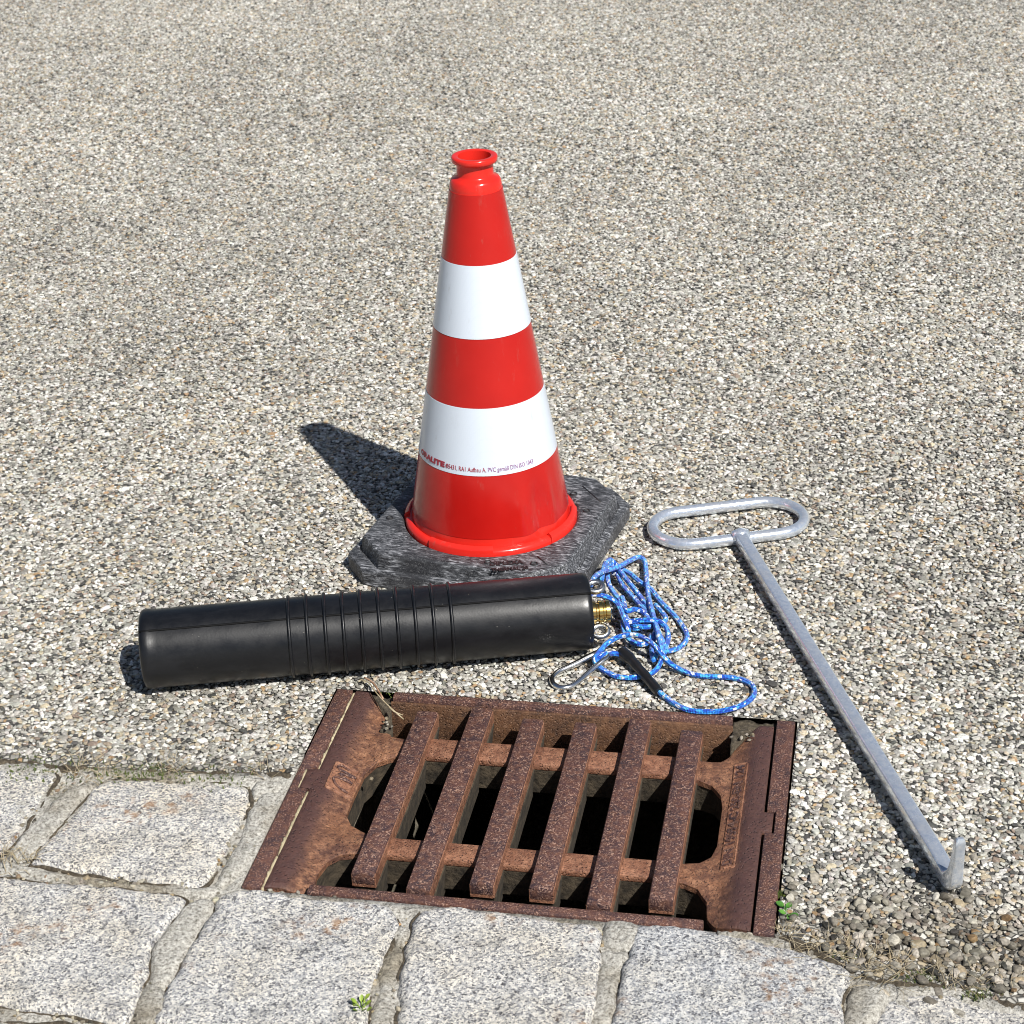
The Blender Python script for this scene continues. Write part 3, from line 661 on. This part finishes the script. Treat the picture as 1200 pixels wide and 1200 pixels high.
def foot_text(s, x, y, ang, size, w, bold=.0004):
    tv, tf = text_mesh(s, size, .0007, 'CENTER', bold); x0 = min(v.x for v in tv); x1 = max(v.x for v in tv); k = w/(x1-x0); c, sn = math.cos(ang), math.sin(ang)
    mk('cast_lettering', [(x+v.x*k*c-v.y*sn, y+v.x*k*sn+v.y*c, .0404+v.z) for v in tv], tf, M['emboss'], foot, smooth=False)
foot_text('DIPLEXA', .062, -.1145, .42+.0, .0125, .040); foot_text('THERMAL 20', .071, -.1265, .42, .0105, .044)
for a, b in (((.092, -.088), (.110, -.104)), ((.086, .104), (.122, .068))):
    v, f, _ = tube([Vector((*a, .0402)), Vector((*b, .0402))], .0010, 6); mk('moulded_line', v, f, M['emboss'], foot)
for a, b in ((.094, -.106), (.040, -.118), (.112, .040), (.082, .080), (-.118, -.045), (-.118, .052)):
    v, f = lathe([(.0046, .0385), (.0046, .0412), (.0034, .0418), (.0030, .0385)], 20, Matrix.Translation((a, b, 0))); mk('moulded_eyelet', v, f, M['emboss'], foot)

M['seam_dark'] = m_flat('seam_rubber', (.003, .003, .0035), .7, spec=.2)
# ------------------------------------------------------------------ pipe stopper
R_ = .0440
pa, pb = G(168, 762, R_), G(690.5, 717, R_); ax = (pb-pa); PLEN = ax.length; pang = math.atan2(ax.y, ax.x)
plug = empty('pipe_stopper', (pa.x, pa.y, .0012), pang)
tag(plug, 'black ribbed rubber pipe stopper lying between the cone and the drain', 'pipe stopper')
PM = Matrix.Translation((0, 0, R_)) @ Matrix.Rotation(math.pi/2, 4, 'Y')
prof = [(.0, .004), (.030, .004), (.034, .0015), (.0395, .0), (.0425, .0012), (.0442, .004), (.0444, .010), (.0436, .013)]+[(R_-.0004, z) for z in np.linspace(.02, PLEN-.012, 30)]+[(R_-.0006, PLEN-.006), (.0425, PLEN-.0015), (.0400, PLEN), (.030, PLEN), (.0285, PLEN-.004), (.0, PLEN-.004)]
vs, fs = lathe(prof, 96, PM); mk('rubber_body', vs, fs, M['plug'], plug, sharp=50)
def s_at(x): # distance along the stopper of a rib seen at photo column x
    q = G(x, 762-(x-168)*.0861-38, R_*1.75); return (Vector((q.x, q.y))-pa.xy).dot(ax.xy.normalized())
for k in range(10):
    s = s_at(338+k*20.8); vs, fs = lathe([(R_-.0006+.0030*math.cos(t), s+.0021*math.sin(t)) for t in np.linspace(-1.57, 1.57, 7)], 96, PM); mk('rib', vs, fs, M['plug'], plug)
sa = D(33)   # mould seam
v, f, _ = tube([Vector((x, -math.sin(sa)*(R_-.0004), R_+math.cos(sa)*(R_-.0004)+.0003*nz(x, 0, 0, 30))) for x in np.linspace(.001, PLEN-.001, 60)], .0013, 6); mk('mould_seam', v, f, M['seam_dark'], plug)
# end fittings: brass coupling and two eye bolts
BM_ = Matrix.Translation((PLEN-.0075, -.004, R_-.000)) @ Matrix.Rotation(math.pi/2, 4, 'Y')
pr = [(.0, 0), (.0125, 0), (.0125, .006), (.0108, .007), (.0108, .009), (.0128, .010), (.0128, .0135), (.0112, .0145), (.0112, .0165), (.0130, .0175), (.0130, .0215), (.0118, .0225), (.0118, .0245), (.0128, .0255), (.0126, .0295), (.0095, .031), (.0085, .031), (.0080, .022), (0, .022)]
vs, fs = lathe(pr, 48, BM_); mk('brass_coupling', vs, fs, M['brass'], plug, sharp=30)
def eye(cy, cz, tilt):
    c = Vector((PLEN+.0095, cy, cz)); P = [c+Vector((.0088*math.cos(t), .0072*math.sin(t)*math.cos(tilt), .0072*math.sin(t)*math.sin(tilt))) for t in np.linspace(0, 2*math.pi, 28, endpoint=False)]
    v, f, _ = tube(P, .0033, 10, True); o = mk('eye_bolt', v, f, M['zinc'], plug)
    v, f, _ = tube([Vector((PLEN-.006, cy, cz)), Vector((PLEN+.0015, cy, cz))], .0030, 10); mk('shank', v, f, M['zinc'], o)
eye(.018, R_+.020, .35); eye(-.016, R_-.018, .5)

# ------------------------------------------------------------------ rope, carabiner
def gp(qs): return [G(x, y, z*.001) for x, y, z in qs]
rope = empty('blue_rope', G(745, 760)); tag(rope, 'tangled blue braided rope with white flecks beside the pipe stopper', 'rope')
RO = rope.location.copy()
STR = [
    [(692, 686, 52), (697, 676, 45), (706, 670, 34), (716, 667, 26), (727, 663, 22), (738, 657, 14), (748, 653, 9), (755, 657, 7), (757, 670, 8), (758, 685, 12), (760, 700, 14), (764, 716, 15), (769, 735, 17), (773, 752, 17), (776, 768, 13), (772, 780, 8), (766, 787, 5), (756, 791, 4), (742, 794, 4), (724, 793, 4), (712, 788, 4), (703, 782, 5), (699, 775, 9), (704, 769, 13), (712, 766, 13), (722, 766, 11), (734, 769, 9), (741, 774, 8), (756, 791, 9), (772, 810, 6), (780, 817, 4), (791, 825, 3.4), (806, 832, 3.4), (822, 834, 3.4), (838, 834, 3.4), (852, 832, 3.4), (868, 827, 3.4), (880, 819, 3.4), (884, 811, 3.4), (881, 803, 3.4), (871, 797, 3.4), (857, 794, 3.4), (840, 793, 3.4), (822, 792, 3.6), (808, 789, 4.5), (796, 784, 6), (786, 778, 10), (778, 770, 15), (770, 760, 20), (760, 751, 23), (748, 745, 24), (735, 744, 23), (721, 748, 20), (710, 755, 18), (702, 764, 15), (697, 772, 12), (699, 779, 6)],
    [(705, 680, 24), (707, 668, 26), (710, 660, 24), (715, 656, 20), (720, 660, 15), (727, 666, 10), (738, 672, 9), (750, 682, 8), (762, 690, 6), (775, 706, 4), (790, 721, 3.4), (800, 734, 3.4), (805, 744, 3.4), (803, 752, 3.4), (797, 758, 3.6), (788, 762, 5), (778, 764, 8), (770, 766, 9), (766, 774, 6), (764, 762, 6), (766, 748, 8), (770, 736, 10), (780, 726, 9), (776, 718, 8), (768, 709, 7)],
    [(716, 664, 18), (725, 668, 17), (735, 680, 15), (747, 695, 12), (757, 708, 10), (764, 719, 10), (768, 729, 12), (772, 742, 12), (778, 754, 10), (781, 764, 9)],
    [(718, 660, 14), (713, 666, 15), (712, 676, 15), (714, 686, 14), (721, 697, 13), (728, 706, 13), (731, 715, 14), (734, 724, 14), (740, 731, 14), (749, 734, 14), (758, 735, 13), (766, 733, 10)],
    [(717, 672, 12), (723, 673, 12), (727, 681, 10), (733, 690, 8), (743, 701, 7), (753, 712, 8), (762, 721, 9), (768, 727, 8)],
    [(724, 706, 16), (731, 712, 18), (736, 716, 20), (743, 714, 19), (751, 716, 16), (757, 721, 14), (760, 728, 13), (755, 734, 12), (745, 737, 10), (738, 734, 9)],
    [(734, 730, 18), (742, 728, 19), (752, 727, 20), (763, 727, 20), (774, 729, 18), (781, 736, 15), (783, 746, 12), (781, 756, 10), (778, 766, 9)],
    [(729, 700, 15), (732, 712, 16), (731, 722, 14), (730, 732, 12), (732, 742, 9), (738, 750, 7), (746, 754, 6), (754, 755, 5), (760, 752, 6), (764, 744, 8)],
    [(692, 697, 38), (700, 697, 36), (712, 700, 30), (722, 706, 24), (727, 714, 21), (731, 724, 19), (735, 734, 16), (737, 742, 10)],
    [(706, 672, 20), (703, 676, 18), (698, 680, 14), (695, 678, 10)],
]
V_, F_, U_ = [], [], []
for s in STR:
    v, f, u = tube(smooth_path(gp(s), .0022), .0031, 10); k = len(V_); V_ += [q-RO for q in v]; F_ += [tuple(i+k for i in q) for q in f]; U_ += u
mk('braided_cord', V_, F_, M['rope'], rope, uvs=U_)
sp_ = smooth_path(gp([(729, 764, 11), (734, 768, 11), (741, 775, 9.5), (756, 792, 9), (772, 811, 6.5)]), .003); nS = len(sp_)
v, f, u = tube([q-RO for q in sp_], [.0066 if i < 6 else (.0056+.0003*math.sin(i*.9)) for i in range(nS)], 14); mk('heat_shrink_sleeve', v, f, M['sleeve'], rope, sharp=60)
cb = empty('carabiner', G(680, 790)); tag(cb, 'polished steel snap hook on the end of the blue rope', 'snap hook'); CO = cb.location.copy()
cpth = smooth_path(gp([(708, 765, 11), (700, 765.5, 11), (690, 770, 9), (678, 776.5, 7), (663, 783, 5), (653, 788, 4), (647, 795, 3.5), (649, 802, 3.5), (657.5, 806, 3.5), (667, 805, 3.5), (676, 800, 4), (687, 790.5, 6), (698, 781, 9), (708, 773, 12), (713, 768, 12)]), .002, True)
v, f, _ = tube([q-CO for q in cpth], .0031, 12, True); mk('ring', v, f, M['chrome'], cb)
gt = smooth_path(gp([(700, 765.5, 11), (690, 770, 9), (678, 776.5, 7), (668, 781, 5.7)]), .004); v, f, _ = tube([q-CO for q in gt], .0038, 12); mk('gate', v, f, M['chrome'], cb, sharp=50)

# ------------------------------------------------------------------ lifting hook
h0 = G(868, 630, .012); h1 = G(1113, 1026, .018); hd = Vector((h1.x-h0.x, h1.y-h0.y, 0)); HL = hd.length
hook = empty('lifting_hook', (h0.x, h0.y, .0), math.atan2(hd.y, hd.x)); tag(hook, 'galvanised steel manhole lifting hook with oval handle on the asphalt', 'lifting hook')
def sweep_box(P, wid, hgt, bev=.18):
    """rectangular bar with rounded edges swept in the x-z plane; P: (x, z); wid along y, hgt in-plane"""
    vs, fs = [], []; m = len(P); prof = []
    for qx, qy in ((1, 1), (-1, 1), (-1, -1), (1, -1)):
        for t in np.linspace(0, math.pi/2, 4):
            a0 = {(1, 1): 0, (-1, 1): math.pi/2, (-1, -1): math.pi, (1, -1): 1.5*math.pi}[(qx, qy)]
            prof.append((qx*(.5-bev)+bev*math.cos(a0+t), qy*(.5-bev)+bev*math.sin(a0+t)))
    k = len(prof)
    for i in range(m):
        a = P[max(i-1, 0)]; b = P[min(i+1, m-1)]; t = Vector((b[0]-a[0], b[1]-a[1])).normalized(); nn = Vector((-t.y, t.x))
        for p, q in prof: vs.append((P[i][0]+nn.x*q*hgt[i], p*wid[i], P[i][1]+nn.y*q*hgt[i]))
    for i in range(m-1):
        for j in range(k): fs.append((i*k+j, i*k+(j+1) % k, (i+1)*k+(j+1) % k, (i+1)*k+j))
    fs += [tuple(range(k))[::-1], tuple((m-1)*k+j for j in range(k))]
    return vs, fs
zs, ze = .012, .017
sh = [(x, zs+(ze-zs)*x/(HL-.03)) for x in np.linspace(-.006, HL-.035, 30)]
be = smooth_path([Vector((HL-.035, ze, 0)), Vector((HL-.012, ze-.0015, 0)), Vector((HL+.002, ze-.0015, 0)), Vector((HL+.0095, ze+.007, 0)), Vector((HL+.0125, ze+.022, 0)), Vector((HL+.0145, ze+.040, 0)), Vector((HL+.0155, ze+.055, 0))], .003)
ptsP = sh+[(q.x, q.y) for q in be[1:]]; nb = len(be)-1
wid = [.0150]*len(sh)+[.0150-.0050*sstep(nb*.2, nb*.8, i)-.006*sstep(nb*.90, nb, i) for i in range(nb)]; hg = [.0150]*len(sh)+[.0150+.003*math.exp(-((i-nb*.40)/(nb*.12))**2)-.0055*sstep(nb*.35, nb*.6, i)-.0035*sstep(nb*.65, nb*.92, i)-.0045*sstep(nb*.90, nb, i) for i in range(nb)]
vs, fs = sweep_box(ptsP, wid, hg); mk('shaft', vs, fs, M['galv'], hook, sharp=45)
cl, crr = G(806, 618.5, .0085), G(901, 607, .0085); inv = (Matrix.Translation((h0.x, h0.y, 0)) @ Matrix.Rotation(math.atan2(hd.y, hd.x), 4, 'Z')).inverted()
dv = (crr-cl).normalized(); nv = Vector((-dv.y, dv.x, 0)); hw = .0440; HP = []
for t in np.linspace(-math.pi/2, math.pi/2, 16): HP.append(crr+dv*hw*math.cos(t)+nv*hw*math.sin(t))
for t in np.linspace(math.pi/2, 1.5*math.pi, 16): HP.append(cl+dv*hw*math.cos(t)+nv*hw*math.sin(t))
full = []
for i in range(len(HP)):
    a, b = HP[i], HP[(i+1) % len(HP)]; m = max(1, int((b-a).length/.008)); full += [a.lerp(b, k/m) for k in range(m)]
v, f, _ = tube([inv @ q for q in full], .0073, 14, True); mk('handle', v, f, M['galv'], hook)
v, f, _ = tube([inv @ q for q in [G(858, 629, .013), G(868, 627.5, .0135), G(877, 626.5, .013)]], [.007, .0098, .007], 12); mk('weld_bead', v, f, M['galv'], hook)

# ------------------------------------------------------------------ plants and litter
def blade(p, d, L, w, bend, up):
    """thin tapering double-sided stalk"""
    pts = []; q = Vector(p); d = Vector(d).normalized()
    for i in range(6):
        pts.append(q.copy()); q = q+d*(L/5); d = (d+Vector((random.uniform(-bend, bend), random.uniform(-bend, bend), up*.4-.25*i*.2))).normalized()
        if q.z < .001: q.z = .001
    return tube(pts, [w*(1-.13*i) for i in range(6)], 4)
def stalks(name, spots, mat, kind='stuff', label=None, cat=None):
    V, F = [], []
    for (x, y, z, spread, n, L, w, up) in spots:
        for _ in range(n):
            p = G(x+random.gauss(0, spread), y+random.gauss(0, spread*.35), z); a = random.uniform(0, 6.28)
            v, f, _ = blade(p, (math.cos(a), math.sin(a), random.uniform(.05, up)), L*random.uniform(.5, 1.2), w*random.uniform(.6, 1.1), .35, up)
            k = len(V); V += v; F += [tuple(i+k for i in q) for q in f]
    o = mk(name, V, F, M[mat]); tag(o, label, cat, kind=kind); return o
stalks('dry_grass', [(960, 1112, -.002, 22, 40, .024, .0004, .25), (1040, 1140, -.002, 28, 55, .028, .0004, .3), (1010, 1128, -.002, 14, 24, .026, .0004, .3), (925, 1094, -.002, 8, 16, .016, .0004, .3), (1130, 1150, -.003, 25, 40, .02, .0004, .4),
                     (110, 905, -.006, 22, 50, .022, .0004, .4), (200, 904, -.005, 14, 24, .022, .0004, .5), (20, 1010, -.006, 16, 40, .026, .0005, .4), (300, 905, -.004, 16, 16, .018, .0004, .4)], 'straw', 'stuff', 'dry grass litter in the joints along the granite setts', 'dry grass')
def mossy(name, spots, label):
    V, F = [], []
    for (x, y, sp, n) in spots:
        for _ in range(n):
            p = G(x+random.gauss(0, sp), y+random.gauss(0, sp*.3), -.004); a = random.uniform(0, 6.28); d = Vector((math.cos(a)*.5, math.sin(a)*.5, 1)); s = random.uniform(.0016, .0034)
            t = d.orthogonal().normalized()*s*.4; k = len(V); V += [p-t, p+t, p+d.normalized()*s*1.6]; F += [(k, k+1, k+2)]
    o = mk(name, V, F, M['moss'], smooth=False); tag(o, label, 'moss', kind='stuff')
mossy('moss', [(917, 1050, 4, 220), (1080, 1148, 14, 260), (1150, 1166, 12, 160), (990, 1122, 10, 120), (190, 902, 12, 160), (60, 898, 30, 200), (470, 810, 10, 80), (250, 906, 24, 160), (150, 905, 20, 160)], 'low moss in the gaps beside the drain and setts')
def leaf_mesh(L, w):
    vs, fs = [], []
    for i in range(7):
        t = i/6; ww = w*math.sin(math.pi*min(1, .08+t*.92))**.8
        for s in (-1, 0, 1): vs.append((t*L, s*ww*.5, .10*L*math.sin(t*2.6)-(.16*ww if s == 0 else 0)))
    for i in range(6):
        for j in range(2): a = i*3+j; fs.append((a, a+1, a+4, a+3))
    n = len(vs); vs += [(x, y, z-.0004) for x, y, z in vs]; fs += [tuple(q+n for q in f[::-1]) for f in fs]
    return vs, fs
def seedling(pix, z, specs, label, mat='green'):
    p = G(*pix, z); e = empty('seedling', p); tag(e, label, 'seedling')
    for (dx, dy, dz, L, w, yaw, pitch) in specs:
        v, f = leaf_mesh(L, w); l = mk('leaf', v, f, M[mat], e); l.location = (dx, dy, dz); l.rotation_euler = (0, -pitch, yaw)
        pth = [Vector((0, 0, -.001)), Vector((dx*.5, dy*.5, dz*.7)), Vector((dx, dy, dz))]
        if (pth[2]-pth[0]).length > .003: v, f, _ = tube(pth, .0006, 5); mk('stem', v, f, M[mat], e)
seedling((921, 1071), -.002, [(-.001, .008, .003, .008, .007, 2.6, .2), (.001, .006, .003, .007, .006, .5, .2), (.002, -.006, .003, .009, .007, -.3, .2), (-.001, -.004, .004, .007, .006, 2.9, .3), (.0, -.009, .003, .006, .005, -.9, .3)], 'small green seedling growing beside the right drain frame rail')
seedling((424, 1188), -.006, [(math.cos(k*1.3)*.004, math.sin(k*1.3)*.004, .003+.0012*k, .0065, .0040, k*1.3, .6) for k in range(11)], 'tiny bright green sprout in the joint at the bottom edge', 'lime')
tw = empty('dry_twig', G(438, 812)); tag(tw, 'dry brown straw stalks lying over the left back drain corner', 'straw'); TO = tw.location.copy()
for P, w, mt in (([(421, 796, 6), (432, 800, 8), (441, 812, 9), (452, 824, 6), (465, 836, 2), (473, 843, -4)], .0008, 'straw'), ([(427, 794, 8), (437, 800, 10), (445, 812, 10), (449, 819, 8)], .0012, 'twig'), ([(455, 828, 4), (462, 834, 4), (472, 838, -1)], .0008, 'straw')):
    v, f, _ = tube([q-TO for q in smooth_path(gp(P), .004)], w, 5); mk('stalk', v, f, M[mt], tw)
# loose bigger gravel at the lower right and beside the frame
def loose(px_, n, sp, r0, r1):
    Q = np.array([tuple(G(px_[0]+random.gauss(0, sp[0]), px_[1]+random.gauss(0, sp[1]), 0)) for _ in range(n)]); return Q, RNG.uniform(r0, r1, n)
LS = [loose((1080, 1085), 80, (75, 34), .0030, .0066), loose((1010, 1100), 40, (40, 14), .0025, .0055), loose((1140, 1130), 50, (40, 16), .003, .0065), loose((925, 1040), 14, (4, 22), .003, .0055), loose((300, 1046), 30, (50, 4), .002, .0035), loose((100, 1030), 40, (60, 5), .002, .004), loose((740, 1096), 24, (160, 5), .0015, .003), loose((210, 905), 70, (90, 4), .0015, .0035), loose((872, 858), 9, (9, 4), .0015, .003), loose((452, 842), 8, (4, 5), .0015, .0025)]
Q = np.concatenate([l[0] for l in LS]); R0 = np.concatenate([l[1] for l in LS]); n = len(Q)
RR = np.stack([R0*1.15, R0*RNG.uniform(.7, 1, n), R0*RNG.uniform(.5, .8, n)], 1); Q[:, 2] = np.where(inside(Q, GUT), -.006, .0005)+RR[:, 2]*.15
Q[:, 2] = np.where(inside(Q, FR), -.004, Q[:, 2])
sq = np.stack([RNG.uniform(-.62, .52, 26000), RNG.uniform(1.1, 1.72, 26000)], 1); kk = inside(sq, GUT)
for st_ in SETTS: kk &= ~inside(sq, st_)
kk &= RNG.random(len(sq)) < np.array([.15+.85*sstep(-.1, .35, nz(a, b, 6, 24)) for a, b in sq]); sq = sq[kk]; m_ = len(sq); sr = RNG.gamma(2.2, .00045, m_)+.0005
sand = tints(m_)*np.array([.95, .88, .74])*.8
Q = np.concatenate([Q, np.concatenate([sq, np.array([mort_z(a, b, 1)+.0012 for a, b in sq])[:, None]], 1)]); RR = np.concatenate([RR, np.stack([sr*1.1, sr, sr*.7], 1)]); n0_ = n; n = len(Q)
o = scatter('loose_gravel', Q, RR, np.concatenate([tints(n0_)*np.array([.56, .53, .48]), sand]), .3); tag(o, 'loose rounded gravel along the edge of the asphalt', 'gravel', kind='stuff')
